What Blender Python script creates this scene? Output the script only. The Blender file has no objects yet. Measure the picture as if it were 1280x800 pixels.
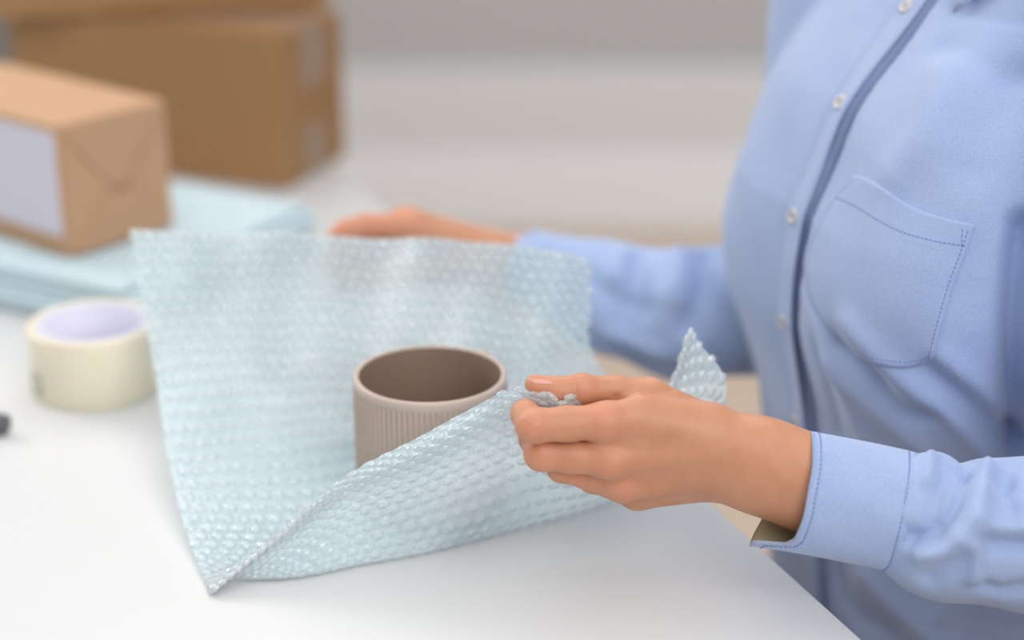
import bpy, bmesh, math, random
import numpy as np
from mathutils import Vector, Matrix
from mathutils.bvhtree import BVHTree

random.seed(7)
rng = np.random.default_rng(7)
C = bpy.context.collection
scene = bpy.context.scene

# ------------------------------------------------------------------ camera, world, lights
TZ = 0.74                     # table top height
CAMZ = TZ + 0.496
PITCH = math.radians(21.0)
F = 2232.0                    # focal length in pixels of the 1280x800 frame
cam_d = bpy.data.cameras.new('camera')
cam = bpy.data.objects.new('camera', cam_d); C.objects.link(cam)
cam.location = (0, 0, CAMZ)
cam.rotation_euler = (math.pi/2 - PITCH, 0, 0)
cam_d.sensor_fit = 'HORIZONTAL'; cam_d.sensor_width = 36.0
cam_d.lens = 36.0*F/1280.0
cam_d.clip_start = 0.02
cam_d.dof.use_dof = True
cam_d.dof.focus_distance = 0.968
cam_d.dof.aperture_fstop = 2.1
scene.camera = cam

w = bpy.data.worlds.new('world'); scene.world = w; w.use_nodes = True
bg = w.node_tree.nodes['Background']
bg.inputs[0].default_value = (0.87, 0.93, 1.0, 1); bg.inputs[1].default_value = 0.42

def area(name, loc, target, size, power, col=(1, 1, 1), size_y=None):
    l = bpy.data.lights.new(name, 'AREA'); o = bpy.data.objects.new(name, l); C.objects.link(o)
    l.energy = power; l.color = col; l.shape = 'RECTANGLE'; l.size = size; l.size_y = size_y or size
    o.location = loc
    o.rotation_euler = (Vector(target) - Vector(loc)).to_track_quat('-Z', 'Y').to_euler()
    return o
area('window_light', (-3.1, 3.2, 2.8), (0.1, 1.0, 0.8), 2.0, 90, (1.0, 0.97, 0.93), 1.8)
area('overhead_light', (0.1, 0.45, 2.75), (0.1, 0.75, 0.7), 2.4, 26, (1.0, 0.98, 0.95))
area('overhead_light', (-0.1, 2.75, 2.75), (-0.1, 2.7, 0.0), 1.8, 26, (1.0, 0.98, 0.95))  # added, no fixture seen: brightens the back wall, floor and film from behind
area('fill_light', (0.75, -1.1, 2.3), (0.05, 0.95, 0.75), 1.4, 31, (1.0, 0.975, 0.94))  # unseen fill, added to lift the table where the arm and body shade it

scene.view_settings.view_transform = 'Standard'
scene.view_settings.look = 'None'
scene.view_settings.exposure = -0.08
scene.view_settings.gamma = 1.0
scene.view_settings.use_curve_mapping = False
scene.cycles.transparent_max_bounces = 24
scene.cycles.max_bounces = 10

# ------------------------------------------------------------------ geometry of the view
CT, ST = math.cos(PITCH), math.sin(PITCH)
def ray(px, py):
    xn, yn = (px-640)/F, (py-400)/F
    return np.array([xn, CT - yn*ST, -ST - yn*CT])
CAM = np.array([0, 0, CAMZ])
def P(px, py, d): return CAM + d*ray(px, py)
def T(px, py, h=0.0):
    D = ray(px, py); return CAM + D*((TZ + h - CAMZ)/D[2])
def PY(px, py, y):
    D = ray(px, py); return CAM + D*(y/D[1])
def pix(p):
    x, y, z = p[0], p[1], p[2]-CAMZ
    d = y*CT - z*ST; u = y*ST + z*CT
    return 640 + F*x/d, 400 - F*u/d, d

# ------------------------------------------------------------------ object helpers
def mesh_obj(name, verts, faces, mat=None, parent=None, smooth=True, mats=None, fmat=None):
    me = bpy.data.meshes.new(name)
    me.from_pydata([tuple(map(float, v)) for v in verts], [], [tuple(map(int, f)) for f in faces])
    for m in (mats or [mat]):
        if m: me.materials.append(m)
    if fmat is not None: me.polygons.foreach_set('material_index', np.asarray(fmat, dtype=np.int32))
    if smooth: me.polygons.foreach_set('use_smooth', [True]*len(me.polygons))
    me.update()
    o = bpy.data.objects.new(name, me); C.objects.link(o)
    if parent is not None: attach(o, parent)
    return o
def attach(o, parent):
    o.parent = parent
    M = Matrix.Identity(4); p = parent
    while p is not None:
        M = Matrix.LocRotScale(p.location, p.rotation_euler, None) @ M if p.parent is None else p.matrix_parent_inverse @ M
        p = p.parent
    o.matrix_parent_inverse = (Matrix.LocRotScale(parent.location, parent.rotation_euler, None).inverted()
                               if parent.parent is None else Matrix.Identity(4))
def thing(name, label, cat, loc, group=None):
    o = bpy.data.objects.new(name, None); C.objects.link(o)
    o.empty_display_size = 0.03
    o.location = loc; tag(o, label, cat, group); return o
def tag(o, label, cat, group=None):
    o['label'] = label; o['category'] = cat
    if group: o['group'] = group
    return o
def struct(o): o['kind'] = 'structure'; return o
def stuff(o): o['kind'] = 'stuff'; return o

class MB:
    """collects pieces of one mesh"""
    def __init__(s): s.v = []; s.f = []; s.m = []
    def add(s, verts, faces, mi=0):
        n = len(s.v); s.v += [tuple(map(float, v)) for v in verts]
        s.f += [tuple(int(i)+n for i in f) for f in faces]; s.m += [mi]*len(faces)
    def build(s, name, mat, parent=None, smooth=True, mats=None):
        return mesh_obj(name, s.v, s.f, mat, parent, smooth, mats, s.m if mats else None)

def bevel_box(sx, sy, sz, bev=0.002, seg=2):
    bm = bmesh.new(); bmesh.ops.create_cube(bm, size=1)
    bmesh.ops.scale(bm, vec=(sx, sy, sz), verts=bm.verts)
    if bev > 0: bmesh.ops.bevel(bm, geom=bm.edges[:], offset=bev, segments=seg, affect='EDGES', profile=0.5)
    v = [x.co.copy() for x in bm.verts]; bm.verts.index_update()
    f = [[q.index for q in x.verts] for x in bm.faces]; bm.free(); return v, f
def box_at(mb, c, ax, ay, size, bev=0.002, seg=2, mi=0):
    """box centred at c, its x side along ax, y side along ay"""
    ax = Vector(ax).normalized(); ay = Vector(ay).normalized(); az = ax.cross(ay)
    v, f = bevel_box(*size, bev, seg)
    mb.add([Vector(c) + ax*q.x + ay*q.y + az*q.z for q in v], f, mi)
def lathe(mb, prof, n, c=(0, 0, 0), mi=0, close=False, rib=None):
    m = len(prof); vs = []
    for i in range(n):
        a = 2*math.pi*i/n
        for j, (r, z) in enumerate(prof):
            rr = r + (rib(a, j) if rib else 0)
            vs.append((c[0]+rr*math.cos(a), c[1]+rr*math.sin(a), c[2]+z))
    fs = []
    for i in range(n):
        k = (i+1) % n
        for j in range(m if close else m-1):
            j2 = (j+1) % m
            fs.append((i*m+j, k*m+j, k*m+j2, i*m+j2))
    mb.add(vs, fs, mi)
def tube(mb, pts, radii, n=12, mi=0, cap=True, flat=1.0):
    pts = [Vector(p) for p in pts]; m = len(pts)
    if not hasattr(radii, '__len__'): radii = [radii]*m
    t0 = (pts[1]-pts[0]).normalized()
    u = t0.orthogonal().normalized(); vs = []
    for i, p in enumerate(pts):
        t = (pts[min(i+1, m-1)]-pts[max(i-1, 0)]).normalized()
        u = (u - t*u.dot(t)).normalized(); v = t.cross(u)
        for k in range(n):
            a = 2*math.pi*k/n
            vs.append(p + (u*math.cos(a)*flat + v*math.sin(a))*radii[i])
    fs = [(i*n+k, i*n+(k+1) % n, (i+1)*n+(k+1) % n, (i+1)*n+k) for i in range(m-1) for k in range(n)]
    if cap: fs += [tuple(range(n))[::-1], tuple((m-1)*n+k for k in range(n))]
    mb.add(vs, fs, mi)

def catmull(pts, n):
    """n points along a Catmull-Rom curve through pts, even in the parameter"""
    p = np.asarray(pts, float); m = len(p)
    q = np.vstack([2*p[0]-p[1], p, 2*p[-1]-p[-2]])
    t = np.linspace(0, m-1, n); i = np.minimum(t.astype(int), m-2); f = (t-i)[:, None]
    a, b, c, d = q[i], q[i+1], q[i+2], q[i+3]
    return 0.5*((2*b) + (-a+c)*f + (2*a-5*b+4*c-d)*f**2 + (-a+3*b-3*c+d)*f**3)

# ------------------------------------------------------------------ implicit surfaces
class Grid:
    def __init__(s, lo, hi, h):
        s.lo = np.array(lo, float); s.h = h
        s.n = np.ceil((np.array(hi)-s.lo)/h).astype(int)+1
        s.ax = [(s.lo[i]+h*np.arange(s.n[i])).astype(np.float32) for i in range(3)]
    def new(s): return np.full(tuple(s.n), 0.06, np.float32)
    def sub(s, lo, hi):
        sl = []
        for i in range(3):
            a = max(0, int((lo[i]-s.lo[i])/s.h)); b = min(s.n[i], int((hi[i]-s.lo[i])/s.h)+2)
            if b <= a: return None
            sl.append(slice(a, b))
        return tuple(sl), np.meshgrid(s.ax[0][sl[0]], s.ax[1][sl[1]], s.ax[2][sl[2]], indexing='ij', sparse=True)
    def cone(s, f, a, b, ra, rb, k=0.003, sq=None):
        """round cone from a to b smoothly joined into field f; sq=(axis, factor) thins it along axis"""
        a = np.asarray(a, float); b = np.asarray(b, float); m = max(ra, rb)+0.03
        r = s.sub(np.minimum(a, b)-m, np.maximum(a, b)+m)
        if r is None: return
        sl, (X, Y, Z) = r
        ba = b-a; L = float(ba@ba)+1e-12
        px, py, pz = X-a[0], Y-a[1], Z-a[2]
        t = np.clip((px*ba[0]+py*ba[1]+pz*ba[2])/L, 0, 1)
        qx, qy, qz = px-t*ba[0], py-t*ba[1], pz-t*ba[2]
        d2 = qx*qx+qy*qy+qz*qz
        if sq is not None:
            n = np.asarray(sq[0], float); n = n/np.linalg.norm(n)
            q = qx*n[0]+qy*n[1]+qz*n[2]
            d2 = d2 + q*q*(1/sq[1]**2-1)
        d = np.sqrt(d2)-(ra+t*(rb-ra))
        f[sl] = smin(f[sl], d, k)
    def func(s, f, fn, lo, hi, k):
        sl, (X, Y, Z) = s.sub(lo, hi)
        f[sl] = smin(f[sl], fn(X, Y, Z), k)
def smin(a, b, k):
    h = np.clip(0.5+0.5*(a-b)/k, 0, 1)
    return (a*(1-h)+b*h-k*h*(1-h)).astype(np.float32)

def surface_nets(g, f):
    ins = f < 0; n = f.shape
    c = np.zeros(tuple(np.array(n)-1), np.int8)
    offs = [(i, j, k) for i in (0, 1) for j in (0, 1) for k in (0, 1)]
    def cor(a, o): return a[o[0]:n[0]-1+o[0], o[1]:n[1]-1+o[1], o[2]:n[2]-1+o[2]]
    for o in offs: c += cor(ins, o)
    act = (c > 0) & (c < 8)
    I = np.argwhere(act)
    vid = np.full(act.shape, -1, np.int32); vid[act] = np.arange(len(I))
    acc = np.zeros((len(I), 3)); cnt = np.zeros(len(I))
    for a in range(8):
        for b in range(a+1, 8):
            oa, ob = np.array(offs[a]), np.array(offs[b])
            if abs(oa-ob).sum() != 1: continue
            va = f[tuple((I+oa).T)]; vb = f[tuple((I+ob).T)]
            m = (va < 0) != (vb < 0)
            t = np.where(m, va/np.where(m, va-vb, 1), 0)
            p = oa + t[:, None]*(ob-oa)
            acc[m] += p[m]; cnt[m] += 1
    V = g.lo + g.h*(I + acc/cnt[:, None])
    Q = []
    for ax in range(3):
        sl0 = [slice(1, -1)]*3; sl1 = [slice(1, -1)]*3
        sl0[ax] = slice(0, -1); sl1[ax] = slice(1, None)
        s0, s1 = ins[tuple(sl0)], ins[tuple(sl1)]
        E = np.argwhere(s0 != s1)
        if len(E) == 0: continue
        fl = s0[tuple(E.T)]
        E = E + np.array([0 if i == ax else 1 for i in range(3)])
        u, v = (ax+1) % 3, (ax+2) % 3
        def at(du, dv):
            q = E.copy(); q[:, u] -= du; q[:, v] -= dv; return vid[tuple(q.T)]
        quad = np.stack([at(1, 1), at(0, 1), at(0, 0), at(1, 0)], 1)
        quad[~fl] = quad[~fl][:, ::-1]
        Q.append(quad)
    return V, np.concatenate(Q)
def laplace(V, Q, it=2, lam=0.5):
    e = np.concatenate([Q[:, [0, 1]], Q[:, [1, 2]], Q[:, [2, 3]], Q[:, [3, 0]]])
    e = np.concatenate([e, e[:, ::-1]])
    deg = np.bincount(e[:, 0], minlength=len(V))[:, None]
    for i in range(it):
        for l in (lam, -lam*0.9):
            s = np.stack([np.bincount(e[:, 0], V[e[:, 1], k], minlength=len(V)) for k in range(3)], 1)
            V = V + l*(s/np.maximum(deg, 1)-V)
    return V
def normals(V, Q):
    n = np.cross(V[Q[:, 2]]-V[Q[:, 0]], V[Q[:, 3]]-V[Q[:, 1]])
    N = np.stack([sum(np.bincount(Q[:, c], n[:, k], minlength=len(V)) for c in range(4)) for k in range(3)], 1)
    return N/np.maximum(np.linalg.norm(N, axis=1), 1e-12)[:, None]
def seg_dist(V, pts):
    best = np.full(len(V), 9.0)
    for a, b in zip(pts[:-1], pts[1:]):
        ba = b-a; t = np.clip(((V-a)@ba)/(ba@ba+1e-12), 0, 1)
        best = np.minimum(best, np.linalg.norm(V-(a+t[:, None]*ba), axis=1))
    return best
def bvh_of(V, Q): return BVHTree.FromPolygons([tuple(v) for v in V], [tuple(q) for q in Q])
def hit(bvh, px, py):
    d = Vector(ray(px, py)).normalized()
    loc, n, i, t = bvh.ray_cast(Vector(CAM), d)
    if loc is None: return None, None
    return np.array(loc), np.array(n if n.dot(d) < 0 else -n)

# ------------------------------------------------------------------ materials
def srgb(r, g, b):
    f = lambda c: (c/255/12.92 if c/255 <= 0.04045 else ((c/255+0.055)/1.055)**2.4)
    return (f(r), f(g), f(b), 1)
def new_mat(name):
    m = bpy.data.materials.new(name); m.use_nodes = True
    nt = m.node_tree; return m, nt, nt.nodes['Principled BSDF'], nt.nodes['Material Output']
def mat(name, col, rough=0.5, var=0.0, vscale=20, bump=0.0, bscale=200, spec=0.5, sheen=0.0, sss=0.0, stretch=None, bdist=0.001):
    m, nt, b, out = new_mat(name); N, L = nt.nodes, nt.links
    b.inputs['Base Color'].default_value = col; b.inputs['Roughness'].default_value = rough
    b.inputs['Specular IOR Level'].default_value = spec
    tc = N.new('ShaderNodeTexCoord'); mp = N.new('ShaderNodeMapping'); L.new(tc.outputs['Object'], mp.inputs[0])
    if stretch: mp.inputs['Scale'].default_value = stretch
    if var:
        no = N.new('ShaderNodeTexNoise'); no.inputs['Scale'].default_value = vscale; no.inputs['Detail'].default_value = 4
        L.new(mp.outputs[0], no.inputs['Vector'])
        mx = N.new('ShaderNodeMix'); mx.data_type = 'RGBA'
        mx.inputs[6].default_value = tuple(c*(1-var) for c in col[:3])+(1,)
        mx.inputs[7].default_value = tuple(min(1, c*(1+var)) for c in col[:3])+(1,)
        L.new(no.outputs['Fac'], mx.inputs[0]); L.new(mx.outputs[2], b.inputs['Base Color'])
    if bump:
        nb = N.new('ShaderNodeTexNoise'); nb.inputs['Scale'].default_value = bscale; nb.inputs['Detail'].default_value = 3
        L.new(mp.outputs[0], nb.inputs['Vector'])
        bp = N.new('ShaderNodeBump'); bp.inputs['Strength'].default_value = bump; bp.inputs['Distance'].default_value = bdist
        L.new(nb.outputs['Fac'], bp.inputs['Height']); L.new(bp.outputs[0], b.inputs['Normal'])
    if sheen:
        b.inputs['Sheen Weight'].default_value = sheen; b.inputs['Sheen Roughness'].default_value = 0.4
    if sss:
        b.inputs['Subsurface Weight'].default_value = sss
        b.inputs['Subsurface Radius'].default_value = (1.0, 0.35, 0.2); b.inputs['Subsurface Scale'].default_value = 0.004
    return m
def film_mat(name, alpha, col, gloss=1.0, crumple=0.4, rough=0.16, trans=0.5, through=None):
    m, nt, b, out = new_mat(name); N, L = nt.nodes, nt.links; N.remove(b)
    tc = N.new('ShaderNodeTexCoord')
    no = N.new('ShaderNodeTexNoise'); no.inputs['Scale'].default_value = 260; no.inputs['Detail'].default_value = 2
    L.new(tc.outputs['Object'], no.inputs['Vector'])
    bp = N.new('ShaderNodeBump'); bp.inputs['Strength'].default_value = crumple; bp.inputs['Distance'].default_value = 0.0015
    L.new(no.outputs['Fac'], bp.inputs['Height'])
    df = N.new('ShaderNodeBsdfDiffuse'); df.inputs[0].default_value = col
    tr = N.new('ShaderNodeBsdfTranslucent'); tr.inputs[0].default_value = through or col
    m1 = N.new('ShaderNodeMixShader'); m1.inputs[0].default_value = trans
    L.new(df.outputs[0], m1.inputs[1]); L.new(tr.outputs[0], m1.inputs[2])
    tp = N.new('ShaderNodeBsdfTransparent'); tp.inputs[0].default_value = (0.97, 0.99, 1, 1)
    m2 = N.new('ShaderNodeMixShader'); m2.inputs[0].default_value = alpha
    L.new(tp.outputs[0], m2.inputs[1]); L.new(m1.outputs[0], m2.inputs[2])
    gl = N.new('ShaderNodeBsdfGlossy'); gl.inputs['Roughness'].default_value = rough
    lw = N.new('ShaderNodeLayerWeight'); lw.inputs['Blend'].default_value = 0.5
    for nd in (df, tr, gl): L.new(bp.outputs[0], nd.inputs['Normal'])
    L.new(bp.outputs[0], lw.inputs['Normal'])
    pw = N.new('ShaderNodeMath'); pw.operation = 'POWER'; pw.inputs[1].default_value = 4.0
    L.new(lw.outputs['Facing'], pw.inputs[0])
    mu = N.new('ShaderNodeMath'); mu.operation = 'MULTIPLY_ADD'; mu.inputs[1].default_value = 0.45*gloss; mu.inputs[2].default_value = 0.05*gloss; mu.use_clamp = True
    L.new(pw.outputs[0], mu.inputs[0])
    m3 = N.new('ShaderNodeMixShader'); L.new(mu.outputs[0], m3.inputs[0])
    L.new(m2.outputs[0], m3.inputs[1]); L.new(gl.outputs[0], m3.inputs[2])
    L.new(m3.outputs[0], out.inputs['Surface']); return m

M_TABLE = mat('white_laminate', (0.69, 0.69, 0.692, 1), 0.35, 0.015, 6, spec=0.3)
M_WALL = mat('wall_paint', srgb(194, 193, 193), 0.8, 0.02, 3, 0.1, 150)
M_LIGHTBAND = mat('light_band_tone', srgb(232, 232, 233), 0.6)  # lighter tone standing in for the wall brightening towards the floor
M_TRIM = mat('trim_paint', srgb(252, 253, 255), 0.45)
M_FLOOR = mat('wood_floor', srgb(200, 180, 161), 0.45, 0.12, 4, stretch=(1, 12, 1))
M_CABINET = mat('grey_cabinet', srgb(132, 131, 130), 0.6)
M_STEEL = mat('table_steel', srgb(170, 172, 175), 0.35)
M_CARD = mat('corrugated_card', srgb(166, 125, 84), 0.85, 0.06, 30, 0.15, 300)
M_CARD2 = mat('card_edge', srgb(170, 128, 90), 0.9)
M_KRAFT = mat('kraft_paper', srgb(196, 156, 122), 0.8, 0.05, 25, 0.2, 120)
M_LABEL = mat('white_label_paper', srgb(214, 210, 222), 0.6)
M_PACKTAPE = film_mat('clear_packing_tape', 0.3, srgb(240, 222, 204), 0.8, 0.05, 0.2)
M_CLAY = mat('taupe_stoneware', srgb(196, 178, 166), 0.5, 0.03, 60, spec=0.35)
M_CLAYIN = mat('shaded_taupe_glaze', srgb(138, 116, 102), 0.5, 0.03, 30, spec=0.3)  # shade inside the mug put into the colour, darker than the outside
M_FILM = film_mat('bubble_film', 0.70, (0.66, 0.93, 1.0, 1), 1.0, 0.5, 0.14, through=(0.95, 0.98, 0.995, 1))
M_BUBBLE = film_mat('bubble_skin', 0.38, (0.97, 0.98, 0.985, 1), 2.2, 1.0, 0.05, through=(0.97, 0.98, 0.985, 1))
M_PAD = mat('folded_film', srgb(205, 224, 231), 0.35, 0.05, 40, 0.6, 70, bdist=0.004)

# ------------------------------------------------------------------ setting
def plane_box(name, lo, hi, m):
    mb = MB(); c = [(a+b)/2 for a, b in zip(lo, hi)]
    box_at(mb, c, (1, 0, 0), (0, 1, 0), [b-a for a, b in zip(lo, hi)], 0.0)
    return struct(mb.build(name, m, smooth=False))
WALLY = 3.80
plane_box('floor', (-3.2, -1.2, -0.05), (3.2, WALLY, 0.0), M_FLOOR)
plane_box('wall_back', (-3.2, WALLY, -0.05), (3.2, WALLY+0.1, 2.9), M_WALL)
bb = MB()
box_at(bb, (0, WALLY-0.009, 0.085), (1, 0, 0), (0, 1, 0), (6.4, 0.018, 0.17), 0.004)
struct(bb.build('baseboard_back', M_TRIM, smooth=False))
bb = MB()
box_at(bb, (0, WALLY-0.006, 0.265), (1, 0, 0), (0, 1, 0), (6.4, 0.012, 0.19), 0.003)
struct(bb.build('wall_light_band', M_LIGHTBAND, smooth=False))  # added band that paints the wall's light gradient as one step

# ------------------------------------------------------------------ table
E_DIR = np.array([-0.3713, 0.9285, 0]); N_IN = np.array([-0.9285, -0.3713, 0])
Q0 = np.array([0.186, 0.820, 0])
def tab(s, p, z): return Q0 + E_DIR*s + N_IN*p + np.array([0, 0, z])
s0, s1, wd = -0.36, 1.24, 0.82
tb = thing('table', 'white laminate table with a straight bare edge under the parcels and mug', 'table', tuple(tab((s0+s1)/2, wd/2, 0)))
mb = MB(); box_at(mb, tab((s0+s1)/2, wd/2, TZ-0.0125), E_DIR, -N_IN, (s1-s0, wd, 0.025), 0.0022, 3)
mb.build('tabletop', M_TABLE, tb)
for s in (s0+0.06, s1-0.06):
    for p in (0.06, wd-0.06):
        mb = MB(); box_at(mb, tab(s, p, (TZ-0.025)/2), E_DIR, -N_IN, (0.045, 0.045, TZ-0.025), 0.003)
        mb.build('leg', M_STEEL, tb, False)
for p in (0.06, wd-0.06):
    mb = MB(); box_at(mb, tab((s0+s1)/2, p, TZ-0.045), E_DIR, -N_IN, (s1-s0-0.17, 0.025, 0.04), 0.002)
    mb.build('rail', M_STEEL, tb, False)

# cabinet far behind on the left
cb = thing('storage_cabinet', 'dark grey storage cabinet behind the cardboard boxes at the wall', 'cabinet', (-1.75, 3.5, 0))
mb = MB(); box_at(mb, (-1.75, 3.56, 0.63), (1, 0, 0), (0, 1, 0), (1.7, 0.42, 1.14), 0.004); mb.build('body', M_CABINET, cb, False)
mb = MB(); box_at(mb, (-1.75, 3.58, 0.03), (1, 0, 0), (0, 1, 0), (1.64, 0.36, 0.06), 0.002); mb.build('plinth', M_CABINET, cb, False)
for i in range(2):
    x = -1.75 + (i-0.5)*0.845
    mb = MB(); box_at(mb, (x, 3.34, 0.63), (1, 0, 0), (0, 1, 0), (0.838, 0.02, 1.13), 0.003); dr = mb.build('door', M_CABINET, cb, False)
    mb = MB(); hx = x + (0.36 if i == 0 else -0.36); tube(mb, [(hx, 3.31, 0.72), (hx, 3.31, 0.92)], 0.007); mb.build('handle', M_STEEL, dr)

# ------------------------------------------------------------------ cardboard boxes
def carton(name, label, corner, ang, wx, wy, hz, z0, m, back=1):
    """corner = near corner on the ground, face of width wx runs to the left, depth wy runs away"""
    a = math.radians(ang)
    lx = np.array([-math.cos(a), math.sin(a), 0]); dy = np.array([math.sin(a), math.cos(a), 0])
    co = np.array([corner[0], corner[1], z0])
    c = co + lx*wx/2 + dy*wy/2
    t = thing(name, label, 'box', tuple(c))
    X, Y = -lx, dy
    mb = MB(); box_at(mb, c+np.array([0, 0, (hz-0.004)/2]), X, Y, (wx, wy, hz-0.004), 0.0025); mb.build('body', m, t, False)
    for sgn in (-1, 1):          # two long top flaps meeting at the seam
        mb = MB(); box_at(mb, c+dy*sgn*wy/4+np.array([0, 0, hz-0.002]), X, Y, (wx-0.001, wy/2-0.001, 0.004), 0.0012)
        mb.build('flap', m, t, False)
    mb = MB(); tw = 0.048
    box_at(mb, c+np.array([0, 0, hz+0.0003]), X, Y, (wx+0.0008, tw, 0.0005), 0)
    for sx in (-1, 1):
        box_at(mb, c+X*sx*(wx/2+0.0003)+np.array([0, 0, hz-0.03]), X, Y, (0.0005, tw, 0.06), 0)
        box_at(mb, c+X*sx*(wx/2+0.0003)+np.array([0, 0, 0.025]), X, Y, (0.0005, tw, 0.05), 0)
    mb.build('packing_tape', M_PACKTAPE, t, False)
    return t, c, X, Y
carton('cardboard_box', 'brown cardboard box standing on the table behind the small parcel, lower of two', T(358, 238)[:2], 22, 0.305, 0.125, 0.149, TZ+0.0005, M_CARD)
carton('cardboard_box', 'brown cardboard box stacked on top of another box, cut off by the photo top', (-0.180, 1.757), -10.0, 0.325, 0.15, 0.20, TZ+0.1515, M_CARD)

# folded pad of bubble wrap under the parcel
pd = math.radians(29)
pl = np.array([-math.cos(pd), math.sin(pd), 0]); pb = np.array([math.sin(pd), math.cos(pd), 0])
fr_c = np.array([-0.290, 1.252, TZ])
pad_w, pad_d, pad_h = 0.40, 0.245, 0.040
pad = thing('bubble_wrap_pad', 'thick folded pad of pale blue bubble wrap lying under the wrapped parcel', 'bubble wrap', tuple(fr_c+pl*pad_w/2+pb*pad_d/2))
nl = 5
for i in range(nl):
    th = pad_h/nl; mb = MB()
    ox, oy = rng.uniform(-0.006, 0.006, 2)
    c = fr_c + pl*(pad_w/2+ox) + pb*(pad_d/2+oy*0.5) + np.array([0, 0, th*(i+0.5)+0.0004])
    box_at(mb, c, -pl, pb, (pad_w, pad_d, th*0.98), th*0.42, 3)
    mb.build('folded_layer', M_PAD, pad)
mb = MB(); pr = 0.0052
for i in range(36):
    for j in range(24):
        u = 0.012+i*0.0108+(j % 2)*0.0054; v = 0.012+j*0.0094
        if u > pad_w-0.01 or v > pad_d-0.01: continue
        c = fr_c + pl*u + pb*v + np.array([0, 0, pad_h])
        ring = [c + np.array([pr*math.cos(a), pr*math.sin(a), -0.0006]) for a in np.arange(7)*2*math.pi/7]
        ring2 = [c + np.array([pr*.7*math.cos(a), pr*.7*math.sin(a), 0.0022]) for a in np.arange(7)*2*math.pi/7]
        mb.add(ring+ring2, [(k, (k+1) % 7, 7+(k+1) % 7, 7+k) for k in range(7)]+[tuple(range(7, 14))])
stuff(mb.build('bubbles', M_PAD, pad))

# small parcel in kraft paper
pa = math.radians(39)
kl = np.array([-math.cos(pa), math.sin(pa), 0]); kr = np.array([math.sin(pa), math.cos(pa), 0])
kz = TZ+pad_h+0.0026
kc = np.append(T(85, 327, pad_h)[:2], kz)
KL, KW, KH = 0.215, 0.108, 0.106
par = thing('kraft_parcel', 'small parcel in brown kraft paper with white label, on the bubble wrap pad', 'parcel', tuple(kc+kl*KL/2+kr*KW/2))
mb = MB(); box_at(mb, kc+kl*KL/2+kr*KW/2+np.array([0, 0, KH/2]), -kl, kr, (KL, KW, KH), 0.003, 3)
mb.build('body', M_KRAFT, par)
nout = np.array([math.cos(pa), -math.sin(pa), 0])    # outward of the folded end
def endpt(u, v, off): return kc + kr*(u*KW) + np.array([0, 0, v*KH]) + nout*off
def flap(name, poly, off, th):
    n = len(poly); vs = [endpt(u, v, off) for u, v in poly]+[endpt(u, v, off+th) for u, v in poly]
    fs = [tuple(range(n))[::-1], tuple(range(n, 2*n))]+[(i, (i+1) % n, n+(i+1) % n, n+i) for i in range(n)]
    return mesh_obj(name, vs, fs, M_KRAFT, par, False)
flap('end_fold', [(0.02, 0.97), (0.98, 0.97), (0.56, 0.46), (0.44, 0.46)], 0.0002, 0.0012)
flap('end_fold', [(0.02, 0.93), (0.40, 0.46), (0.40, 0.04), (0.02, 0.04)], 0.0004, 0.0022)
flap('end_fold', [(0.98, 0.93), (0.98, 0.04), (0.60, 0.04), (0.60, 0.46)], 0.0004, 0.0008)
flap('end_fold', [(0.04, 0.02), (0.96, 0.02), (0.62, 0.40), (0.38, 0.40)], 0.0028, 0.0016)
nside = -kr
mb = MB(); box_at(mb, kc+kl*0.078+nside*0.0004+np.array([0, 0, KH*0.55]), -kl, kr, (0.150, 0.0006, KH*0.78), 0)
mb.build('address_label', M_LABEL, par, False)

# ------------------------------------------------------------------ tape roll
M_TAPEROLL = mat('packing_tape_winding', srgb(233, 225, 203), 0.3, 0.03, 8, sss=0.6)
M_CORE = mat('tape_core', srgb(226, 224, 240), 0.7)
M_COREMARK = mat('core_print', srgb(190, 184, 164), 0.5)
rc = np.array([-0.292, 1.161, TZ+0.0003]); R0, R1, HW = 0.0455, 0.0385, 0.049
tr = thing('tape_roll', 'roll of clear packing tape lying flat beside the lifted sheet', 'tape', tuple(rc))
mb = MB(); lathe(mb, [(R1, 0.0005), (R0-0.0006, 0.0), (R0, 0.0008), (R0, HW-0.0008), (R0-0.0006, HW), (R1, HW-0.0005)], 72, rc, close=True)
mb.build('tape_winding', M_TAPEROLL, tr)
mb = MB(); lathe(mb, [(R1-0.003, 0), (R1+0.0002, 0), (R1+0.0002, HW), (R1-0.003, HW)], 72, rc, close=True)
mb.build('core', M_CORE, tr)
mb = MB()
for a0, a1, z0, z1 in ((-2.62, -2.30, 0.018, 0.022), (-2.62, -2.54, 0.008, 0.022), (-2.40, -2.30, 0.006, 0.018), (-2.62, -2.30, 0.006, 0.010)):
    aa = np.linspace(a0, a1, 6)
    vs = [rc+np.array([(R0+.0003)*math.cos(a), (R0+.0003)*math.sin(a), z]) for a in aa for z in (z0, z1)]
    mb.add(vs, [(2*i, 2*i+2, 2*i+3, 2*i+1) for i in range(5)])
mb.build('faint_mark', M_COREMARK, tr)

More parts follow.
